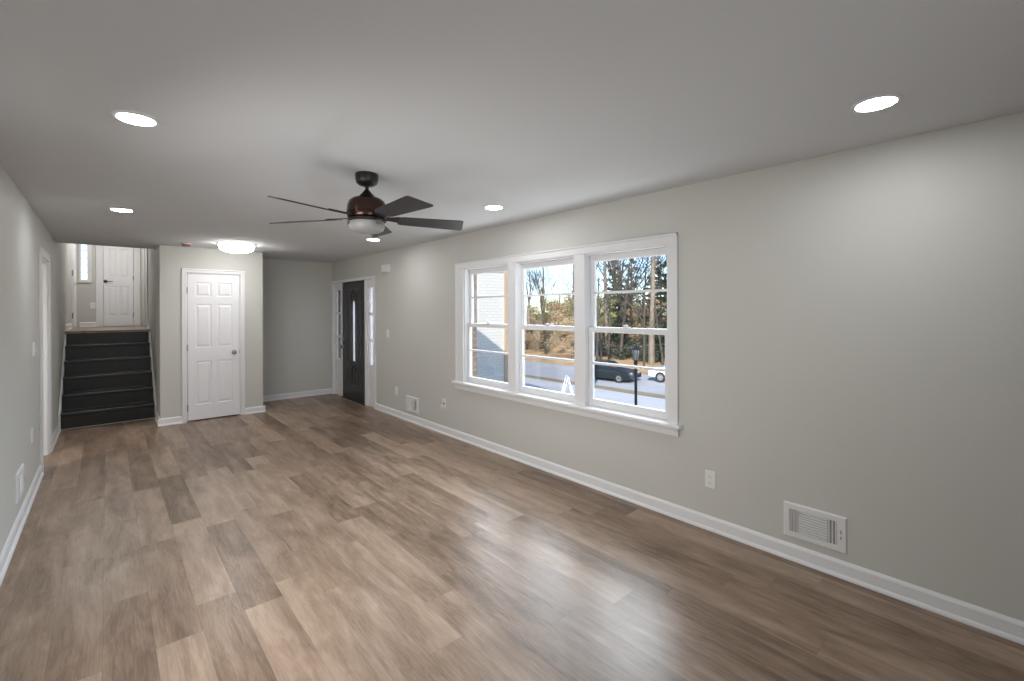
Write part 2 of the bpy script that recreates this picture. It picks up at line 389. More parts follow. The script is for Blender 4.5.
struct(m.build('baseboard_stair', M_white), 'short white baseboard between doorway and stairs', 'baseboard')
m = MB(); base_x(m, YB, XC1, R, -1)
struct(m.build('baseboard_back', M_white), 'white baseboard at the foot of the entry nook wall', 'baseboard')
m = MB(); base_x(m, YC, XC0-.0275, CX0-.062, -1); base_x(m, YC, CX1+.062, XC1+.0275, -1)
base_y(m, XC0, YC, 8.40, -1); base_y(m, XC1, YC, YB-.028, 1)
struct(m.build('baseboard_closet', M_white), 'white baseboard wrapping the closet wall either side of its door', 'baseboard')
m = MB(); base_x(m, YF, UW[0], UD[0]-.1, -1, Z_UP); base_y(m, L, Y_LAND+.1, 11.2, 1, Z_UP); base_y(m, XC0, Y_LAND+.1, 10.05, -1, Z_UP)
struct(m.build('baseboard_upper', M_white), 'white baseboard of the upper hall', 'baseboard')

# ------------------------------------------------------------------ staircase
st = empty('staircase', (0.027, Y_ST, 0)); tag(st, 'black painted staircase of six risers climbing to the upper hall', 'staircase')
so = st.location
for k in range(6):
    y = Y_ST + k*RUN; z = k*RISE
    zt = z + RISE - .035
    r = MB().box(L+.02, y, z, XC0-.02, y+.018, zt).build('riser', M_stairblack, st, off=so)
    if k < 5:
        t = MB()
        prof = [(y-.025, zt+.010), (y-.021, zt), (y+RUN, zt), (y+RUN, z+RISE), (y-.016, z+RISE), (y-.024, z+RISE-.008)]
        t.prism(prof, L+.02, XC0-.02, 'x').build('tread', M_stairblack, st, off=so, bevel=.003)
for x0, x1 in ((L+.001, L+.022), (XC0-.022, XC0-.001)):
    # sloping skirt board with a level top end
    sl = RISE/RUN; yb, yt = 8.40, Y_LAND+.10
    poly = [(yb, 0), (yb, .21), (yt-.12, .21+(yt-.12-yb)*sl*0.94), (yt, Z_UP+.10), (yt, Z_UP), (Y_LAND, Z_UP-.05), (Y_ST+.3, 0)]
    MB().prism(poly, x0, x1, 'x').build('skirt_board', M_white, st, off=so, bevel=.004)

# ------------------------------------------------------------------ triple window
win = empty('window_1', (R, 3.11, WZ0)); struct(win, 'white triple double-hung window looking onto the yard', 'window')
wo_ = win.location
m = MB()
m.box(R-.02, 1.72, WZ0, R, 1.80, WZ1); m.box(R-.02, 4.42, WZ0, R, 4.58, WZ1)
m.box(R-.022, 1.72, WZ1, R, 4.58, WZ1+.072); m.box(R-.032, 1.72, WZ1+.055, R, 4.58, WZ1+.072)
m.box(R-.024, 4.555, WZ0, R, 4.58, WZ1+.055)
m.build('casing', M_white, win, off=wo_, bevel=.003)
for y0, y1 in ((2.59, 2.71), (3.495, 3.62)):
    MB().box(R-.02, y0, WZ0, R+.10, y1, WZ1).build('mullion', M_white, win, off=wo_, bevel=.003)
m = MB(); m.box(R, 1.80, WZ0, R+.10, 1.812, WZ1); m.box(R, 4.408, WZ0, R+.10, 4.42, WZ1); m.box(R, 1.80, WZ1-.012, R+.10, 4.42, WZ1)
m.build('jamb', M_white, win, off=wo_)
m = MB().prism([(R+.10, WZ0-.0), (R+.10, WZ0+.012), (R-.052, WZ0+.004), (R-.058, WZ0-.004), (R-.058, WZ0-.022), (R-.052, WZ0-.028), (R, WZ0-.028), (R, WZ0)], 1.69, 4.61, 'y')
m.build('stool', M_white, win, off=wo_, bevel=.003)
m = MB().prism([(R, WZ0-.028), (R-.034, WZ0-.028), (R-.030, WZ0-.045), (R-.022, WZ0-.05), (R-.022, WZ0-.085), (R, WZ0-.09)], 1.715, 4.585, 'y')
m.build('apron', M_white, win, off=wo_)
def sash(y0, y1, z0, z1, x, bot, top, st_w, mz, par, off):
    s = MB(); t = .032
    s.voxel([x, x+t], [y0, y0+st_w, y1-st_w, y1], [z0, z0+bot, z1-top, z1],
            lambda xx, yy, zz: not (y0+st_w < yy < y1-st_w and z0+bot < zz < z1-top))
    o = s.build('sash', M_white, par, off=off, bevel=.003)
    MB().box(x+.006, y0+st_w, mz-.010, x+t-.004, y1-st_w, mz+.010).build('muntin', M_white, o, off=off)
    MB().box(x+.013, y0+st_w, z0+bot, x+.017, y1-st_w, z1-top).build('pane', M_glass, o, off=off)
    return o
for y0, y1 in WIN_Y:
    a, c = y0+.013 if y0 < 2 else y0, y1-.013 if y1 > 4 else y1
    lo = sash(a, c, WZ0+.008, 1.388, R+.034, .062, .045, .040, 1.072, win, wo_)
    sash(a, c, 1.348, WZ1-.012, R+.067, .040, .056, .040, 1.688, win, wo_)
    yc = (a+c)/2
    k = MB(); k.box(R+.036, yc-.03, 1.388, R+.06, yc+.03, 1.396); k.lathe([(0, .018), (.011, .016), (.012, 0), (0, 0)], (R+.046, yc, 1.395), 12); k.box(R+.030, yc-.004, 1.40, R+.05, yc+.022, 1.408)
    k.build('sash_lock', M_white, lo, off=wo_)

# ------------------------------------------------------------------ front door with sidelights
fd = empty('door_1', (R, 7.688, 0)); struct(fd, 'black front door with an arched narrow glass between white sidelights', 'door')
fo = fd.location
SY0, SY1 = 7.213, 8.163          # slab
XD = R+.006                        # inner face of slab
m = MB()
m.box(R-.018, 6.785, 0, R, 6.86, 2.075); m.box(R-.018, 8.58, 0, R, 8.65, 2.075); m.box(R-.02, 6.785, 2.045, R, 8.65, 2.088)
m.build('casing', M_white, fd, off=fo, bevel=.003)
m = MB()
for y0, y1 in ((DY0, 6.862), (7.135, 7.208), (8.168, 8.235), (8.575, DY1)): m.box(R-.004, y0, 0, R+.10, y1, 2.045)
m.box(R-.004, DY0, 2.045, R+.10, DY1, DZ1)
m.build('door_frame', M_white, fd, off=fo, bevel=.002)
MB().box(R-.02, SY0, 0, R+.10, SY1, .018).build('threshold', M_darkmetal, fd, off=fo)
for y0, y1 in ((6.862, 7.135), (8.235, 8.575)):
    g0, g1 = (6.912, 7.082) if y0 < 7.5 else (8.285, 8.475)
    s = MB().voxel([R+.025, R+.065], [y0, g0, g1, y1], [0, .645, .665, 1.915, 2.045], lambda x, y, z: not (g0 < y < g1 and .665 < z < 1.915))
    o = s.build('sidelight', M_white, fd, off=fo)
    k = MB()
    for zz in (1.075, 1.495): k.box(R+.028, g0, zz-.016, R+.06, g1, zz+.016)
    k.build('muntin', M_white, o, off=fo)
    MB().box(R+.043, g0, .665, R+.047, g1, 1.915).build('pane', M_obscure if y0 < 7.5 else M_porchshade, o, off=fo)
    q = MB()
    for (z0, z1) in ((.10, .30), (.36, .58)):
        q.tube([(R+.024, g0+.005, z0), (R+.024, g1-.005, z0), (R+.024, g1-.005, z1), (R+.024, g0+.005, z1)], .007, 6, closed=True)
    q.build('panel_moulding', M_white, o, off=fo)
# slab, cut for the glass strip
GC, GW, GZ0, GZ1 = 7.668, .078, .675, 1.645
m = MB().voxel([XD, XD+.045], [SY0, GC-GW, GC+GW, SY1], [.02, GZ0, GZ1+GW, 2.042], lambda x, y, z: not (GC-GW < y < GC+GW and GZ0 < z < GZ1+GW))
# corner fillers that turn the cut-out's head into an arch
for sg in (-1, 1):
    arc = [(GC + sg*GW*math.cos(a), GZ1 + GW*math.sin(a)) for a in [PI/2*i/8 for i in range(9)]]
    m.prism(arc + [(GC + sg*GW, GZ1+GW)], XD, XD+.045, 'x')
slab = m.build('door_slab', M_doorblack, fd, off=fo)
arch = lambda w, z0, z1, n=10: [(GC-w, z0), (GC+w, z0)] + [(GC + w*math.cos(PI*i/n), z1 + w*math.sin(PI*i/n)) for i in range(n+1)]
MB().prism(arch(GW, GZ0, GZ1), XD+.02, XD+.026, 'x').build('glass_strip', M_obscure, slab, off=fo)
q = MB()
P3 = lambda pts: [(XD-.001, y, z) for y, z in pts]
q.tube(P3(arch(GW+.012, GZ0-.012, GZ1)), .013, 6, closed=True)
q.tube(P3(arch(GW+.055, GZ0-.05, GZ1+.03)), .008, 6, closed=True)
q.tube(P3(arch(.072, .285, .545)), .010, 6, closed=True)
for sg in (-1, 1):
    c = GC + sg*.225
    q.tube(P3([(c-.05, .28), (c+.05, .28), (c+.05, .50), (c, .53), (c-.05, .50)]), .009, 6, closed=True)
    yo, yi = GC + sg*.275, GC + sg*.165
    q.tube(P3([(yo, .66), (yi, .60), (yi, 1.62), (GC+sg*.13, 1.76), (GC+sg*.05, 1.845), (GC+sg*.05, 1.90), (yo, 1.90)]), .009, 6, closed=True)
q.build('panel_moulding', M_doorblack, slab, off=fo, smooth=True)
m = MB().lathe([(0, -.004), (.030, -.004), (.031, 0), (0, 0)], (XD-.004, 8.105, .905), 20, 'x')
m.lathe([(.011, 0), (.011, -.03), (.026, -.04), (.029, -.052), (.024, -.064), (0, -.068)], (XD-.004, 8.105, .905), 20, 'x')
m.build('door_knob', M_nickel, slab, off=fo, smooth=True)
m = MB().lathe([(0, -.022), (.020, -.022), (.027, -.006), (.028, 0), (0, 0)], (XD, 8.105, 1.04), 20, 'x')
m.box(XD-.038, 8.099, 1.02, XD-.02, 8.111, 1.06)
m.build('deadbolt', M_nickel, slab, off=fo, smooth=True)
for z in (.25, 1.03, 1.82):
    MB().box(XD-.006, SY0-.004, z-.045, XD+.004, SY0+.012, z+.045).build('hinge', M_darkmetal, slab, off=fo)

# ------------------------------------------------------------------ six-panel interior doors: local frame, front face at y=0 facing -y
def six_panel(w, h, name='door_slab', parent=None, t=.035, mtl=M_door, panel_cols=None, rows=None):
    sc = h/2.06
    cols = panel_cols or [(.095, .28), (w-.28, w-.095)]
    rows = rows or [(.215*sc, .825*sc), (1.02*sc, 1.63*sc), (1.745*sc, 1.94*sc)]
    xs = sorted({0, w} | {v for c in cols for v in c}); zs = sorted({0, h} | {v for r in rows for v in r})
    inp = lambda x, z: any(c[0] < x < c[1] for c in cols) and any(r[0] < z < r[1] for r in rows)
    m = MB().voxel(xs, [0, .012, t], zs, lambda x, y, z: not (y < .012 and inp(x, z)))
    for c in cols:
        for r in rows:
            m.frustum(c[0]+.012, r[0]+.012, c[1]-.012, r[1]-.012, .012, .001, .026)
    return m.build(name, mtl, parent, bevel=.0025)
def knob(parent, x, z, lever=0, y=0.0, mtl=M_nickel):
    m = MB().lathe([(0, -.006), (.030, -.006), (.032, 0), (0, 0)], (x, y, z), 24, 'y')
    if lever:
        m.lathe([(.011, 0), (.011, -.045), (0, -.047)], (x, y, z), 14, 'y')
        m.tube([(x, y-.042, z), (x+lever*.05, y-.044, z), (x+lever*.11, y-.040, z)], [.010, .009, .007], 8)
    else:
        m.lathe([(.012, -.004), (.010, -.028), (.020, -.036), (.028, -.046), (.029, -.056), (.024, -.066), (.012, -.071), (0, -.072)], (x, y, z), 24, 'y')
    return m.build('door_knob', mtl, parent, smooth=True)
def casing(name, label, x0, x1, z0, z1, w, loc, rz=0.0, t=.018):
    """trim round an opening; local frame, projecting toward -y from y=0"""
    r = empty(name, loc, rz); struct(r, label, 'door trim')
    for s in (-1, 1):
        xa, xb = (x0-w, x0) if s < 0 else (x1, x1+w)
        xo = xa if s < 0 else xb
        m = MB().box(xa, -t, z0, xb, 0, z1); m.box(xo, -t-.006, z0, xo - s*.018, -t, z1+w-.018)
        m.build('side_casing', M_white, r, bevel=.003)
    m = MB().box(x0-w, -t, z1, x1+w, 0, z1+w); m.box(x0-w, -t-.006, z1+w-.018, x1+w, -t, z1+w)
    m.build('head_casing', M_white, r, bevel=.003)
    return r
cd = empty('door_2', (CX0, YC+.006, .014)); struct(cd, 'white six-panel closet door with a round nickel knob', 'door')
cw = CX1-CX0
six_panel(cw, CZ1-.014, parent=cd)
knob(cd, cw-.072, .925); MB().box(cw-.002, -.004, .90, cw+.012, .004, .96).build('strike_plate', M_nickel, cd)
for z in (.18, 1.02, 1.82):
    m = MB().box(-.012, -.004, z-.045, .004, .003, z+.045); m.lathe([(0, -.047), (.006, -.047), (.006, .047), (0, .047)], (-.004, -.006, z), 10)
    m.build('hinge', M_nickel, cd)
tr = casing('trim_closet', 'white casing round the closet door', CX0-.012, CX1+.012, 0, CZ1+.012, .056, (0, YC, 0))
m = MB().voxel([CX0-.0119, CX0-.003, CX1+.003, CX1+.0119], [YC+.0, YC+.09], [0, CZ1+.003, CZ1+.0119], lambda x, y, z: not (CX0-.003 < x < CX1+.003 and z < CZ1+.003))
m.build('jamb', M_white, tr, off=(0, YC, 0))
# open doorway in the left wall: casing faces +x  (local x runs along world +y)
tr = casing('trim_doorway', 'white casing round the open doorway in the left wall', OY0, OY1, 0, OZ, .075, (L, 0, 0), PI/2)
m = MB().voxel([OY0, OY0+.014, OY1-.014, OY1], [-.001, .121], [0, OZ-.014, OZ], lambda x, y, z: not (OY0+.014 < x < OY1-.014 and z < OZ-.014))
m.build('jamb', M_white, tr)
# upper hall: closed white door, its casing, an open door leaf at left, a small window
ud = empty('door_3', (UD[0]+.004, YF+.01, Z_UP+.006)); struct(ud, 'white panelled door closed at the end of the upper hall', 'door')
uw = UD[1]-UD[0]-.008
six_panel(uw, UD[2]-Z_UP-.008, parent=ud, panel_cols=[(.07, .205), (uw-.205, uw-.07)], rows=[(.21, .80), (1.0, 1.56), (1.68, 1.90)])
knob(ud, .03, .90, lever=1, mtl=M_darkmetal)
for z in (.22, .98, 1.80):
    MB().box(uw-.006, -.006, z-.05, uw+.01, .004, z+.05).build('hinge', M_darkmetal, ud)
casing('trim_upper_door', 'white casing round the closed upper hall door', UD[0], UD[1], Z_UP, UD[2], .11, (0, YF, 0))
lf = empty('door_4', (-0.432, 11.30, Z_UP+.008), PI/2); struct(lf, 'white door standing open edge-on at the left of the upper hall', 'door')
six_panel(.70, 2.02, parent=lf)
for z in (.22, .98, 1.80):
    MB().box(-.02, .020, z-.05, -.002, .034, z+.05).build('hinge', M_darkmetal, lf)
m = MB().box(L, 11.16, Z_UP, L+.02, 11.24, H_UP-.5); m.box(L, 11.16, H_UP-.5, L+.02, 12.2, H_UP-.42)
struct(m.build('trim_upper_left', M_white), 'white casing beside the open upper hall door', 'door trim')
m = MB().box(XC0-.02, 10.05, Z_UP, XC0, 10.13, H_UP-.5); m.box(XC0-.02, 10.85, Z_UP, XC0, 10.93, H_UP-.5); m.box(XC0-.02, 10.05, H_UP-.5, XC0, 10.93, H_UP-.42)
struct(m.build('trim_upper_right', M_white), 'white casing on the right wall of the upper hall', 'door trim')
w2 = empty('window_2', (UW[0], YF, UW[2])); struct(w2, 'small bright grid window at the end of the upper hall', 'window')
o2 = w2.location
m = MB().voxel([UW[0], UW[0]+.025, UW[1]-.025, UW[1]], [YF-.012, YF+.06], [UW[2], UW[2]+.03, UW[3]-.03, UW[3]], lambda x, y, z: not (UW[0]+.025 < x < UW[1]-.025 and UW[2]+.03 < z < UW[3]-.03))
m.build('sash', M_white, w2, off=o2)
m = MB(); m.box(UW[0]-.03, YF-.03, UW[2]-.03, UW[1]+.03, YF, UW[2]); m.box(UW[1], YF-.015, UW[2], UW[1]+.04, YF, UW[3])
m.build('casing', M_white, w2, off=o2)
m = MB()
m.box(UW[0]+.13, YF+.012, UW[2]+.03, UW[0]+.142, YF+.03, UW[3]-.03)
for i in range(1, 7): z = UW[2]+.03 + i*(UW[3]-UW[2]-.06)/7; m.box(UW[0]+.025, YF+.012, z-.006, UW[1]-.025, YF+.03, z+.006)
m.build('muntin', M_white, w2, off=o2)
MB().box(UW[0]+.025, YF+.02, UW[2]+.03, UW[1]-.025, YF+.024, UW[3]-.03).build('pane', M_glass, w2, off=o2)

# ------------------------------------------------------------------ wall plates: local frame, wall at y=0, facing -y
RW, LW = -PI/2, PI/2          # rotations for the right / left wall
def plate(r, w=.078, h=.122):
    m = MB(); m.add([(-w/2,0,-h/2),(w/2,0,-h/2),(w/2,0,h/2),(-w/2,0,h/2),(-w/2+.004,-.007,-h/2+.004),(w/2-.004,-.007,-h/2+.004),(w/2-.004,-.007,h/2-.004),(-w/2+.004,-.007,h/2-.004)],
                     [(4,5,6,7),(0,1,5,4),(1,2,6,5),(2,3,7,6),(3,0,4,7),(3,2,1,0)])
    m.lathe([(0, -.009), (.003, -.009), (.003, -.006)], (0, 0, 0), 8, 'y')
    return m.build('cover_plate', M_plastic, r)
def outlet(loc, rz, label):
    r = empty('wall_outlet', loc, rz); tag(r, label, 'outlet', 'white wall outlets')
    plate(r)
    for s in (-1, 1):
        z = s*.021
        m = MB().prism([(.017*math.cos(a)*1.0, z + .0145*math.sin(a)) for a in [2*PI*i/16 for i in range(16)]], -.0095, -.006, 'y')
        o = m.build('receptacle', M_plastic, r)
        k = MB(); k.box(-.007, -.0098, z-.001, -.005, -.009, z+.007); k.box(.005, -.0098, z-.001, .007, -.009, z+.006)
        k.lathe([(0, -.0098), (.0025, -.0098), (.0025, -.009)], (0, 0, z-.007), 8, 'y')
        k.build('slot', M_slot, o)
    return r
outlet((R, 1.486, .350), RW, 'white wall outlet right of the triple window, left of the big vent')
outlet((R, 6.115, .370), RW, 'white wall outlet left of the small vent near the front door')
outlet((L, 5.60, .50), LW, 'white wall outlet on the left wall above the grille')
outlet((-.21, YF, Z_UP+.42), 0, 'small white outlet on the far wall of the upper hall')
# outlet with things plugged in, under the window's left end
o4 = outlet((R, 4.865, .372), RW, 'white wall outlet with a dark jack and plug, under the window left end')
m = MB().lathe([(0, -.016), (.010, -.016), (.012, -.012), (.012, -.0095), (0, -.0095)], (.012, 0, .006), 14, 'y'); m.build('jack', M_slot, o4)
m = MB().box(-.022, -.034, -.046, .012, -.0095, -.012); m.build('plug', M_plastic, o4, bevel=.004)
def switch(loc, rz, label, gangs=1):
    r = empty('light_switch', loc, rz); tag(r, label, 'light switch', 'white light switches')
    w = .078 + .046*(gangs-1); plate(r, w)
    for g in range(gangs):
        x = (g-(gangs-1)/2)*.046
        m = MB().box(x-.017, -.0085, -.034, x+.017, -.006, .034); m.prism([(-.0085, -.03), (-.0125, -.03), (-.0088, .03), (-.0085, .03)], x-.0145, x+.0145, 'x')
        m.build('rocker', M_plastic, r, bevel=.001)
    return r
switch((R, 6.385, 1.195), RW, 'white light switch on the wall right of the front door')
switch((L, 5.76, 1.22), LW, 'white light switch on the left wall before the doorway')

def vent(loc, rz, label, w=.33, h=.21):
    r = empty('wall_vent', loc, rz); tag(r, label, 'vent', 'white wall registers')
    fw = .036
    m = MB()
    m.add([(-w/2,0,-h/2),(w/2,0,-h/2),(w/2,0,h/2),(-w/2,0,h/2),(-w/2+.008,-.012,-h/2+.008),(w/2-.008,-.012,-h/2+.008),(w/2-.008,-.012,h/2-.008),(-w/2+.008,-.012,h/2-.008),
           (-w/2+fw,-.012,-h/2+fw),(w/2-fw-.012,-.012,-h/2+fw),(w/2-fw-.012,-.012,h/2-fw),(-w/2+fw,-.012,h/2-fw),(-w/2+fw,-.001,-h/2+fw),(w/2-fw-.012,-.001,-h/2+fw),(w/2-fw-.012,-.001,h/2-fw),(-w/2+fw,-.001,h/2-fw)],
          [(0,1,5,4),(1,2,6,5),(2,3,7,6),(3,0,4,7),(4,5,9,8),(5,6,10,9),(6,7,11,10),(7,4,8,11),(8,9,13,12),(9,10,14,13),(10,11,15,14),(11,8,12,15)])
    m.build('frame', M_ventmetal, r, recalc=True)
    x0, x1 = -w/2+fw, w/2-fw-.012; z0, z1 = -h/2+fw, h/2-fw
    MB().box(x0-.002, -.0028, z0-.002, x1+.002, -.0006, z1+.002).build('back_plate', M_duct, r)
    n = 9
    for i in range(n):
        z = z0 + (i+.5)*(z1-z0)/n
        m = MB().prism([(-.003, z+.004), (-.011, z-.0045), (-.0118, z-.003), (-.0038, z+.0055)], x0+.048, x1-.048, 'x'); m.build('louver', M_ventmetal, r)
    for i in range(3):
        for s in (-1, 1):
            x = (x0 + .008 + i*.017) if s < 0 else (x1 - .008 - i*.017)
            m = MB().prism([(x-s*.004, -.003), (x+s*.0035, -.011), (x+s*.0052, -.011), (x-s*.0023, -.003)], z0, z1, 'z'); m.build('vane', M_ventmetal, r)
    m = MB().box(w/2-fw+.002, -.013, -.026, w/2-fw+.010, -.012, .026); m.build('lever_slot', M_duct, r)
    m = MB().box(w/2-fw+.002, -.026, -.006, w/2-fw+.010, -.013, .004); m.build('lever', M_ventmetal, r)
    for s in (-1, 1): MB().lathe([(0, -.0145), (.004, -.0135), (.005, -.012)], (s*(w/2-.018), 0, 0), 10, 'y').build('screw', M_ventmetal, r)
    return r
vent((R, .860, .243), RW, 'white slatted wall register low on the right, nearest the viewer')
vent((R, 5.65, .246), RW, 'white slatted wall register low down near the front door')
vent((L, 4.865, .300), LW, 'white slatted wall register low on the left wall')
# door chime box
ch = empty('door_chime', (R, 6.385, 2.168), RW); tag(ch, 'small white box high on the wall right of the front door', 'door chime')
MB().box(-.105, -.012, -.058, .105, 0, .058).build('back_plate', M_plastic, ch, bevel=.003)
MB().prism([(-.012, -.055), (-.048, -.05), (-.055, .04), (-.05, .055), (-.012, .055)], -.10, .10, 'x').build('cover', M_plastic, ch, bevel=.006, segs=2)

# ------------------------------------------------------------------ recessed lights
def recessed():
    r = empty('recessed_light', (0, 0, H))
    MB().lathe([(.090, 0), (.088, -.004), (.082, -.007), (.074, -.008), (.071, -.006), (.071, -.001)], (0, 0, 0), 40).build('trim_ring', M_white, r, smooth=True)
    MB().lathe([(.0705, -.004), (.0705, -.0075), (.05, -.010), (0, -.0115)], (0, 0, 0), 40).build('lens', M_lens, r, smooth=True)
    return r
rl = recessed()
LIGHTS = [(.105, 2.752, 'lit recessed ceiling light left of the fan, over the left half of the room'),
          (.102, 5.292, 'lit recessed ceiling light far on the left, nearest the stairs'),
          (2.527, .447, 'lit recessed ceiling light nearest the viewer, over the right wall'),
          (2.535, 3.102, 'lit recessed ceiling light over the triple window'),
          (2.52, 5.49, 'lit recessed ceiling light seen just under the fan glass, toward the front door')]
for i, (x, y, lab) in enumerate(LIGHTS):
    o = rl if i == 0 else copy_tree(rl)
    o.location = (x, y, H); tag(o, lab, 'ceiling light', 'recessed ceiling lights')

# flush mount drum
fl = empty('flush_mount_light', (1.305, 7.03, H)); tag(fl, 'round lit flush ceiling light with two bands in front of the closet door', 'ceiling light')
MB().lathe([(0, 0), (.20, 0), (.20, -.018), (0, -.018)], (0,0,0), 40).build('base_pan', M_white, fl)
MB().lathe([(.208, -.018), (.206, -.048), (.199, -.048), (.199, -.018), (.208, -.018)], (0,0,0), 48).build('shade', M_drum, fl, smooth=True)
for z, r_ in ((-.010, .226), (-.052, .216)):
    MB().lathe([(r_, z), (r_, z-.012), (r_-.02, z-.012), (r_-.02, z), (r_, z)], (0,0,0), 48).build('band', M_nickel, fl, smooth=True)
MB().lathe([(.196, -.045), (.200, -.058), (.196, -.070), (.176, -.088), (.135, -.104), (.07, -.115), (0, -.118)], (0,0,0), 48).build('diffuser', M_drum, fl, smooth=True)
# smoke detector
sd = empty('smoke_detector', (.79, 7.38, H)); tag(sd, 'small reddish smoke detector base on the ceiling before the closet wall', 'smoke detector')
MB().lathe([(0, 0), (.062, 0), (.062, -.012), (0, -.012)], (0,0,0), 28).build('base', M_plastic, sd, smooth=True)
MB().lathe([(.050, -.012), (.052, -.026), (.044, -.036), (0, -.038)], (0,0,0), 28).build('body', M_red, sd, smooth=True)

# ------------------------------------------------------------------ ceiling fan
fan = empty('ceiling_fan', (1.288, 2.897, H)); tag(fan, 'dark bronze five-blade ceiling fan with an unlit frosted glass bowl', 'ceiling fan')
MB().lathe([(0, 0), (.072, 0), (.074, -.010), (.073, -.040), (.066, -.062), (.050, -.074), (.016, -.078), (0, -.078)], (0,0,0), 40).build('canopy', M_blackplastic, fan, smooth=True)
MB().lathe([(0, -.07), (.0125, -.07), (.0125, -.13), (0, -.13)], (0,0,0), 18).build('downrod', M_blackplastic, fan, smooth=True)
MB().lathe([(0, -.105), (.018, -.108), (.028, -.122), (.056, -.152), (.066, -.166), (0, -.166)], (0,0,0), 32).build('yoke_cover', M_blackplastic, fan, smooth=True)
mot = MB().lathe([(0, -.158), (.055, -.158), (.090, -.163), (.112, -.180), (.122, -.205), (.126, -.235), (.128, -.258), (.124, -.262), (.124, -.270), (.127, -.274), (.123, -.288), (.110, -.296), (0, -.296)], (0,0,0), 56).build('motor_housing', M_bronze, fan, smooth=True)
MB().lathe([(0, -.296), (.112, -.296), (.122, -.300), (.122, -.312), (.116, -.316), (0, -.316)], (0,0,0), 48).build('light_ring', M_darkmetal, fan, smooth=True)
gl = MB().lathe([(.108, -.316), (.112, -.325), (.112, -.350), (.104, -.368), (.085, -.380), (.05, -.388), (0, -.391)], (0,0,0), 48).build('glass_bowl', M_frost, fan, smooth=True)
for k in range(3):
    a = math.radians(45 + 120*k); c, s = math.cos(a), math.sin(a)
    m = MB(); R_ = Matrix.Rotation(a, 4, 'Z')
    vs = MB().box(.110, -.017, -.340, .123, .017, -.312); m.add([R_ @ Vector(p) for p in vs.v], vs.f)
    m.build('glass_clip', M_nickel, fan, bevel=.002)
M_blade = mat('blade_dark_walnut', (0.050, 0.046, 0.056), .40, bump=(45, .05), var=(14, (0.036, 0.033, 0.040)))
zb = -.292
for k in range(5):
    a = math.radians(-88.5 + 72*k); Rz = Matrix.Rotation(a, 4, 'Z'); T = Matrix.Translation((0, 0, zb)); Px = Matrix.Rotation(math.radians(-14), 4, 'X')
    X = Rz @ T @ Px
    # blade outline in the local xy plane (x outward), tip cut at a slant
    out = [(.205, -.050), (.24, -.060), (.625, -.078), (.645, -.072), (.678, .068), (.670, .080), (.625, .080), (.24, .060), (.205, .050)]
    m = MB().prism(out, -.0035, .0035, 'z'); m.v = [tuple(X @ Vector(p)) for p in m.v]
    bl = m.build('blade', M_blade, fan, bevel=.0015)
    m = MB().prism([(.10, -.030), (.15, -.026), (.20, -.040), (.285, -.030), (.30, 0), (.285, .030), (.20, .040), (.15, .026), (.10, .030)], .0036, .010, 'z')
    m.v = [tuple(X @ Vector(p)) for p in m.v]
    m.build('blade_iron', M_darkmetal, bl, bevel=.001)

# ================================================================== outdoors
GS = 0.147
def gz(x):
    if x < 25.5: return -.45 - GS*(max(x, 3.36)-3.36)
    if x < 32.5: return -3.70
    if x < 46: return -3.70 + (x-32.5)/13.5*1.3
    return -2.4 + (x-46)*.03
M_lawn = mat('winter_lawn', (.26,.20,.10), .95, bump=(25,.8), var=(.55, (.42,.33,.19)))
M_leaflitter = mat('leaf_litter', (.40,.25,.13), .95, bump=(12,.8), var=(.7, (.60,.42,.25)))
M_concrete = mat('pale_concrete', (.62,.62,.64), .85, bump=(15,.2), var=(.4, (.74,.73,.72)))
M_asphalt = mat('weathered_asphalt', (.40,.42,.46), .85, bump=(30,.3), var=(.5, (.50,.51,.54)))
def ground(name, x0, x1, y0, y1, mtl, dz=0.0, step=2.0):
    m = MB(); xs = [x0]
    while xs[-1] + step < x1: xs.append(xs[-1]+step)
    xs.append(x1)
    top = [(x, gz(x)+dz) for x in xs]
    m.prism(top + [(x1, gz(x1)-1.5), (x0, gz(x0)-1.5)], y0, y1, 'y')
    return m.build(name, mtl)
struct(ground('ground_lawn', R+.19, 14.5, -40, 60, M_lawn), 'tan winter lawn in front of the house', 'lawn')
struct(ground('driveway', 14.5, 22.0, -40, 60, M_concrete), 'pale driveway strip across the yard', 'driveway')
struct(ground('ground_verge', 22.0, 25.49, -40, 60, M_lawn), 'grassy strip between driveway and street', 'lawn')
struct(ground('street', 25.49, 32.49, -40, 60, M_asphalt, step=7), 'grey street beyond the yard', 'street')
struct(ground('ground_woods', 32.49, 130, -40, 130, M_leaflitter, step=4), 'leaf covered bank under the woods', 'ground')
# wing of the house, white painted brick
XW, YW = 7.66, 8.9
m = MB().box(R+.19, YW, -1.6, XW, 15, 2.55)
struct(m.build('wall_wing', M_whitebrick), 'white painted brick wing seen through the left window pane', 'wall')
wt = empty('trim_wing', (XW, YW, 0)); struct(wt, 'tan corner board and frieze of the white brick wing', 'trim')
MB().box(XW-.075, YW-.03, -1.4, XW+.03, YW, 2.55).build('corner_board', M_tanwood, wt, off=(XW, YW, 0))
MB().box(R+.19, YW-.04, 2.50, XW+.03, YW, 2.62).build('frieze', M_tanwood, wt, off=(XW, YW, 0))
m = MB().prism([(YW-.12, 2.62), (YW-.12, 2.76), (12, 4.0), (15.4, 2.76), (15.4, 2.62)], 1.95, XW+.25, 'x')
struct(m.build('roof_wing', M_shingle), 'dark shingle roof over the brick wing', 'roof')
m = MB().prism([(4.10, 2.66), (4.10, 2.90), (1.3, 4.05), (-4.4, 2.7), (-4.4, 2.56), (R+.15, 2.56)], YR-.6, 8.2, 'y')
m.prism([(4.10, 2.66), (4.10, 2.90), (2.0, 3.76), (2.0, 2.56), (R+.15, 2.56)], 8.2, 8.78, 'y')
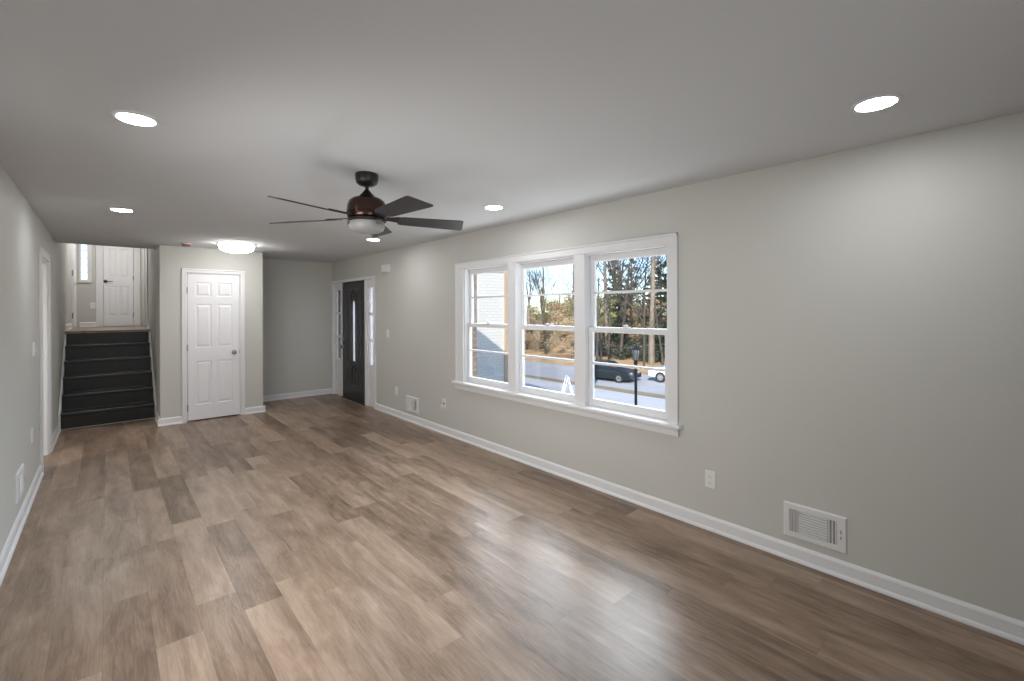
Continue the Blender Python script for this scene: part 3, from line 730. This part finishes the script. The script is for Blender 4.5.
struct(m.build('roof_main', M_shingle), 'dark shingle roof over the room with an overhanging eave', 'roof')

m = MB().prism([(-4.4, 3.9), (-4.6, 4.05), (-1.1, 6.3), (2.3, 4.05), (2.1, 3.9)], 8.0, 16.4, 'y')
struct(m.build('roof_upper', M_shingle), 'dark shingle roof over the upper level', 'roof')
# lamp post
lp = empty('lamp_post', (7.2, 4.76, gz(7.2))); tag(lp, 'black lamp post standing on the lawn outside the right window pane', 'lamp post')
pz = 1.62
MB().lathe([(0, -.1), (.055, -.1), (.055, .06), (.038, .09), (.026, .13), (.026, pz-.06), (.036, pz-.05), (.036, pz-.02), (.02, pz), (0, pz)], (0,0,0), 16).build('post', M_blackplastic, lp, smooth=True)
ln = MB().lathe([(0, pz), (.045, pz), (.05, pz+.012), (0, pz+.012)], (0,0,0), 6).build('lantern', M_blackplastic, lp)
m = MB()
for k in range(6):
    a = 2*PI*k/6; m.tube([(.048*math.cos(a), .048*math.sin(a), pz+.01), (.072*math.cos(a), .072*math.sin(a), pz+.20)], .005, 5)
m.lathe([(.085, pz+.20), (.085, pz+.21), (.03, pz+.28), (.008, pz+.29), (.012, pz+.31), (0, pz+.325)], (0,0,0), 6)
m.build('cage', M_blackplastic, ln)
MB().lathe([(.046, pz+.014), (.068, pz+.198)], (0,0,0), 6).build('pane', M_frost, ln)

# white A-frame stand
af = empty('a_frame_stand', (15.6, 13.9, gz(15.6)), math.radians(-40)); tag(af, 'white A-frame stand outside the middle window pane', 'a-frame stand')
m_ = mat('white_weathered', (.8,.8,.82), .5)
for s in (-1, 1):
    for e in (-.28, .28):
        MB().tube([(s*.24, e, -.06), (0.02*s, e, .72)], .03, 6).build('leg', m_, af)
    MB().tube([(s*.15, -.28, .30), (s*.15, .28, .30)], .02, 6).build('crossbar', m_, af)
MB().box(-.04, -.4, .70, .04, .4, .78).build('top_rail', m_, af, bevel=.005)

# cars
def car(name, loc, rz, paint, label, cat, length, width, height, prof, cabin, wr, wx, glassm):
    """prof: body side outline; cabin: glasshouse outline (x,z); x along the car, front at +x"""
    r = empty(name, loc, rz); tag(r, label, cat)
    hw = width/2
    def shell(outline, w_bottom, w_top, z_lo, z_hi):
        n = len(outline); vs = []; fs = []
        for s in (-1, 1):
            for (x, z) in outline:
                f = 0 if z_hi == z_lo else min(1, max(0, (z-z_lo)/(z_hi-z_lo))); vs.append((x, s*(w_bottom+(w_top-w_bottom)*f), z))
        fs = [tuple(range(n-1, -1, -1)), tuple(range(n, 2*n))] + [(i, (i+1) % n, (i+1) % n+n, i+n) for i in range(n)]
        return MB().add(vs, fs)
    body = shell(prof, hw, hw*.94, .35, 1.0).build('body', paint, r, bevel=.05, segs=2)
    zlo, zhi = min(p[1] for p in cabin), max(p[1] for p in cabin)
    cab = shell(cabin, hw*.93, hw*.72, zlo, zhi).build('cabin', paint, r, bevel=.04, segs=2)
    # side glass: inset copies of the cabin outline laid just proud of it, split by a pillar
    cx = sum(p[0] for p in cabin)/len(cabin); zc = (zlo+zhi)/2
    ins = [(cx+(p[0]-cx)*.88, zc+(p[1]-zc)*.72) for p in cabin]
    wy = lambda z: hw*.93+(hw*.72-hw*.93)*(z-zlo)/(zhi-zlo)
    for s in (-1, 1):
        MB().add([(x, s*(wy(z)+.006), z) for x, z in ins] + [(x, s*(wy(z)-.02), z) for x, z in ins],
                 [tuple(range(len(ins))), tuple(range(2*len(ins)-1, len(ins)-1, -1))] + [(i, i+len(ins), (i+1) % len(ins)+len(ins), (i+1) % len(ins)) for i in range(len(ins))]).build('side_window', glassm, r)
        MB().box(cx-.04, s*(wy(zc)+.012)-.012, zlo+.05, cx+.04, s*(wy(zc)+.012)+.008, zhi-.1).build('pillar', paint, r)
    # front and rear glass
    for (p, q, nm) in ((cabin[1], cabin[0], 'windshield'), (cabin[-2], cabin[-1], 'rear_window')):
        d = .012 if nm == 'windshield' else -.012
        A = (q[0]+(p[0]-q[0])*.15, q[1]+(p[1]-q[1])*.15); B = (q[0]+(p[0]-q[0])*.85, q[1]+(p[1]-q[1])*.85)
        MB().add([(A[0]+d, -wy(A[1])*.9, A[1]+.01), (A[0]+d, wy(A[1])*.9, A[1]+.01), (B[0]+d, wy(B[1])*.88, B[1]+.01), (B[0]+d, -wy(B[1])*.88, B[1]+.01),
                  (A[0]-d, -wy(A[1])*.9, A[1]-.01), (A[0]-d, wy(A[1])*.9, A[1]-.01), (B[0]-d, wy(B[1])*.88, B[1]-.01), (B[0]-d, -wy(B[1])*.88, B[1]-.01)],
                 [(0,1,2,3),(7,6,5,4),(0,4,5,1),(1,5,6,2),(2,6,7,3),(3,7,4,0)]).build(nm, glassm, r)
    tyre = mat('tyre_rubber', (.02,.02,.022), .8); rim = mat('alloy_rim', (.45,.46,.48), .3, metal=.8)
    for x in wx:
        for s in (-1, 1):
            y = s*(hw-.10)
            w = MB().lathe([(wr*.62, -.11), (wr*.95, -.11), (wr, -.085), (wr, .085), (wr*.95, .11), (wr*.62, .11), (wr*.62, -.11)], (x, y, wr), 24, 'y').build('wheel', tyre, r, smooth=True)
            MB().lathe([(0, -.09), (wr*.2, -.095), (wr*.62, -.10), (wr*.62, .10), (wr*.2, .095), (0, .09)], (x, y, wr), 16, 'y').build('rim', rim, w, smooth=True)
    for s in (-1, 1):
        MB().box(length/2-.16, s*hw*.66-.16, .62, length/2-.03, s*hw*.66+.12, .76).build('headlight', M_frost, r, bevel=.02)
        MB().box(-length/2+.03, s*hw*.68-.16, .70, -length/2+.14, s*hw*.68+.12, .84).build('taillight', mat('tail_red', (.3,.02,.02), .3), r, bevel=.02)
    return r
M_carglass = mat('car_glass', (.02,.03,.04), .08)
M_teal = mat('car_paint_dark', (.008,.015,.02), .3, coat=.4); M_suvwhite = mat('car_paint_white', (.80,.81,.83), .3, coat=.5)
sedan_prof = [(2.30,.30),(2.34,.55),(2.20,.76),(1.0,.93),(-1.55,.98),(-2.25,.95),(-2.33,.62),(-2.28,.32),(-1.9,.26),(1.9,.24)]
sedan_cab = [(1.05,.90),(.30,1.38),(-.75,1.43),(-1.75,.96)]
car('sedan', (28.0, 21.0, gz(28)), math.radians(-82), M_teal, 'dark sedan parked on the street outside the right window pane', 'car', 4.66, 1.82, 1.43, sedan_prof, sedan_cab, .32, (1.42,-1.38), M_carglass)
suv_prof = [(2.32,.40),(2.38,.70),(2.28,.98),(1.15,1.10),(-2.25,1.12),(-2.36,.80),(-2.32,.42),(-1.9,.36),(1.9,.34)]
suv_cab = [(1.30,1.06),(.62,1.68),(-1.95,1.76),(-2.28,1.10)]
car('suv', (30.8, 16.3, gz(30)), math.radians(100), M_suvwhite, 'white sport utility car at the right edge of the window view', 'car', 4.72, 1.92, 1.76, suv_prof, suv_cab, .37, (1.45,-1.42), M_carglass)

# ------------------------------------------------------------------ trees
M_bark = mat('grey_bark', (.065,.055,.048), .9, bump=(14,.7), var=(3, (.12,.10,.085)))
M_barklight = mat('pale_bark', (.17,.14,.115), .9, bump=(14,.7), var=(2, (.30,.25,.20)))
M_tanleaf = mat('tan_beech_leaf', (.40,.29,.17), .8, var=(1.5, (.52,.40,.26)))
M_olive = mat('olive_leaf', (.34,.35,.13), .8, var=(1.5, (.50,.48,.22)))
M_pine = mat('dark_pine_needle', (.035,.060,.030), .8, var=(2, (.075,.11,.05)))
def bare_mesh(seed, height, r0, fork=.45, depth=4, spread=.6, lean=.03, up=.25):
    rnd = random.Random(seed); trunk = MB(); twig = MB()
    def grow(p, d, length, r, lev):
        n = 4 if lev < 2 else 3
        pts = [p]; rs = [r]; q = p.copy(); dd = d.copy()
        for i in range(n):
            dd = (dd + Vector((rnd.uniform(-1,1), rnd.uniform(-1,1), rnd.uniform(-.4,1)*up*2))*(.06+.10*min(lev, 2))).normalized()
            q = q + dd*length/n; pts.append(q.copy()); rs.append(r*(1-.45*(i+1)/n))
        (trunk if lev < 2 else twig).tube(pts, rs, 7 if lev == 0 else 5 if lev < 3 else 3, caps=(lev == 0))
        if lev >= depth: return
        kids = rnd.randint(4, 6) if lev == 0 else rnd.randint(3, 4)
        for k in range(kids):
            t = rnd.uniform(fork, 1.0) if lev == 0 else rnd.uniform(.3, 1.0)
            i = min(int(t*n), n-1); a = pts[i].lerp(pts[i+1], t*n-i)
            ax = Vector((rnd.uniform(-1,1), rnd.uniform(-1,1), rnd.uniform(-.3,.3))).normalized()
            nd = (dd + ax*rnd.uniform(.6, 1.3)*spread*1.5 + Vector((0,0,up))).normalized()
            grow(a, nd, length*rnd.uniform(.42, .66), max(rs[i]*rnd.uniform(.38, .6), .008), lev+1)
    grow(Vector((0,0,-.3)), Vector((rnd.uniform(-lean,lean), rnd.uniform(-lean,lean), 1)), height*.62, r0, 0)
    return trunk, twig
def leaf_cloud(rnd, blobs, n, size, flat=.6):
    m = MB()
    for _ in range(n):
        c, r = blobs[rnd.randrange(len(blobs))]
        u = Vector((rnd.gauss(0,1), rnd.gauss(0,1), rnd.gauss(0,1))).normalized()*(rnd.random()**.45)
        p = Vector(c) + Vector((u.x*r[0], u.y*r[1], u.z*r[2]))
        a = Vector((rnd.uniform(-1,1), rnd.uniform(-1,1), rnd.uniform(-1,1)*flat)).normalized(); bb = a.orthogonal().normalized()
        s = size*rnd.uniform(.6, 1.4)
        m.add([p-a*s, p-bb*s*.55, p+a*s, p+bb*s*.55], [(0,1,2,3)])
    return m
def tree_obj(name, trunk, twig, mt, leaves=None, ml=None):
    r = empty(name); trunk.build('trunk', mt, r, smooth=False, recalc=False)
    if twig and twig.f: twig.build('branches', mt, r, recalc=False)
    if leaves: leaves.build('foliage', ml, r, recalc=False)
    return r
rt = random.Random(11)
protos = {}
protos['bare'] = tree_obj('bare_tree', *bare_mesh(3, 15, .17, fork=.35, depth=4), M_bark)
protos['bareb'] = tree_obj('bare_tree', *bare_mesh(8, 13, .13, fork=.25, depth=4, spread=.75), M_bark)
protos['fork'] = tree_obj('bare_tree', *bare_mesh(21, 17, .24, fork=.40, depth=4, spread=.7, up=.15), M_barklight)
def leafy(seed, h, w, n, size, mt, ml, name):
    rnd = random.Random(seed); t, tw = bare_mesh(seed, h*1.1, .07, fork=.15, depth=2)
    blobs = [((rnd.uniform(-w,w), rnd.uniform(-w,w), h*rnd.uniform(.18,.95)), (w*rnd.uniform(.35,.6), w*rnd.uniform(.35,.6), h*rnd.uniform(.08,.16))) for _ in range(16)]
    return tree_obj(name, t, tw, mt, leaf_cloud(rnd, blobs, n, size), ml)
protos['beech'] = leafy(5, 5.5, 2.0, 3600, .085, M_barklight, M_tanleaf, 'beech_tree')
protos['olive'] = leafy(6, 5.0, 2.0, 3200, .085, M_bark, M_olive, 'young_tree')
def pine(seed, h, w, n, base=.12):
    rnd = random.Random(seed); t = MB().tube([(0,0,-.3), (.05,.03,h*.5), (0,.05,h)], [.2, .14, .03], 8); tw = MB(); blobs = []
    for i in range(26):
        f = base + (1-base)*i/26; z = h*f; a = i*2.4; ln = w*(1-f)**.7*rnd.uniform(.7, 1.1)+.2
        e = (math.cos(a)*ln, math.sin(a)*ln, z-.12*ln); tw.tube([(0,0,z), e], [.035, .01], 4)
        for q in (.45, .8): blobs.append(((e[0]*q, e[1]*q, z-.1*ln*q), (.32*ln+.15, .32*ln+.15, .22)))
    return tree_obj('pine_tree', t, tw, M_bark, leaf_cloud(rnd, blobs, n, .09, .4), M_pine)
protos['pine'] = pine(4, 11, 2.6, 6500)
used = set()
LAB = {'bare': ('grey bare woodland tree with thin branches beyond the street', 'bare trees in the woods'),
       'bareb': ('slim bare woodland tree with spreading twigs beyond the street', 'slim bare trees in the woods'),
       'fork': ('pale barked bare tree with large forking limbs beyond the street', 'pale forked trees in the woods'),
       'beech': ('low tree holding tan winter leaves beyond the street', 'tan leaved trees in the woods'),
       'olive': ('low tree with yellow green leaves beyond the street', 'yellow green trees in the woods'),
       'pine': ('dark green pine standing beyond the street', 'pines in the woods')}
def plant(kind, x, y, s=1.0, label=None):
    o = protos[kind] if kind not in used else copy_tree(protos[kind])
    used.add(kind); o.location = (x, y, gz(x)); o.scale = (s, s, s*rt.uniform(.92, 1.1)); o.rotation_euler = (0, 0, rt.uniform(0, 6.28))
    lab, grp = LAB[kind]
    if 'label' in o: del o['label']
    if 'group' in o: del o['group']
    tag(o, label or lab, 'tree', None if label else grp)
    return o
# named individuals: placed along their own sight lines in the yard and woods
def at(ax, ay, x): return (x, ay/ax*x)
plant('fork', *at(.895, .552, 36.0), 1.15, 'pale forked tree at the right side of the right window pane')
plant('bare', *at(.7895, .6395, 23.6), .9, 'dark slim tree on the grass strip at the left of the right window pane')
plant('bareb', *at(.828, .585, 37.0), 1.2, 'dark bare tree rising left of centre in the right window pane')
plant('pine', *at(.925, .515, 38.0), .95, 'dark green pine at the right edge of the right window pane')
plant('bare', *at(.715, .70, 36.5), .75, 'forked bare tree near the left edge of the middle window pane')
plant('pine', *at(.716, .701, 36.0), .33, 'small dark evergreen low in the middle window pane')
rr = random.Random(5)
for i in range(16):
    az = math.radians(27 + 13*(i+rr.random())/16); x = rr.uniform(33.5, 44); plant(rr.choice(['bare', 'bareb', 'bareb']), x, x*math.tan(az), rr.uniform(.7, 1.1))
for i in range(12):
    az = math.radians(38 + 15*(i+rr.random())/12); x = rr.uniform(35.5, 42); plant(rr.choice(['beech', 'beech', 'olive']), x, x*math.tan(az), rr.uniform(.6, .9))
for i in range(6):
    az = math.radians(40 + 12*(i+rr.random())/6); x = rr.uniform(36, 44); plant(rr.choice(['bare', 'bareb']), x, x*math.tan(az), rr.uniform(.6, .9))
for i in range(14):
    az = math.radians(rr.uniform(24, 56)); d = rr.uniform(46, 80); plant(rr.choice(['bare', 'bareb', 'bare', 'fork']), d*math.cos(az), d*math.sin(az), rr.uniform(.8, 1.2))
for i in range(26):
    az = math.radians(22 + 36*(i+rr.random())/26); d = rr.uniform(52, 66); plant(rr.choice(['beech', 'beech', 'olive', 'beech']), max(d*math.cos(az), 37), d*math.sin(az), rr.uniform(.8, 1.25))
for i in range(9):
    az = math.radians(rr.uniform(24, 38)); d = rr.uniform(48, 64); plant('pine', d*math.cos(az), d*math.sin(az), rr.uniform(.7, 1.0))
# undergrowth nobody could count
rnd = random.Random(9); blobs = []
for i in range(150):
    x = rnd.uniform(38, 66); y = x*math.tan(math.radians(rnd.uniform(20, 56))); blobs.append(((x, y, gz(x)+.3), (rnd.uniform(.6,1.6), rnd.uniform(.6,1.6), rnd.uniform(.4,.9))))
ug = leaf_cloud(rnd, blobs, 16000, .09).build('undergrowth', M_tanleaf, recalc=False)
tag(ug, 'tan leafy undergrowth on the bank beneath the woods', 'undergrowth', kind='stuff')

M_shadeleaf = mat('shade_dark_leaf', (.030,.042,.030), .8, var=(1.2, (.075,.085,.06)))  # dark leaf colour stands in for shade on the woods floor
rnd = random.Random(19); blobs = []
for i in range(120):
    az = math.radians(rnd.uniform(25, 40.5)); x = rnd.uniform(36.5, 47); hgt = rnd.uniform(.3, 1.0)
    blobs.append(((x, x*math.tan(az), gz(x)+hgt*.9), (rnd.uniform(.5,1.3), rnd.uniform(.5,1.3), hgt)))
ue = leaf_cloud(rnd, blobs, 16000, .10).build('shade_undergrowth', M_shadeleaf, recalc=False)
tag(ue, 'dark leaf clumps added as shade beneath the trees behind the lamp post', 'undergrowth', kind='stuff')
for x, y, sc in ((-11, -2.5, 1.25), (-9.5, 3.5, 1.2), (-13, 6, 1.35)):
    o = plant('bareb', x, y, sc, 'tall bare tree standing behind the house, shading the driveway'); o.location.z = -.5; o['group'] = 'bare trees behind the house'
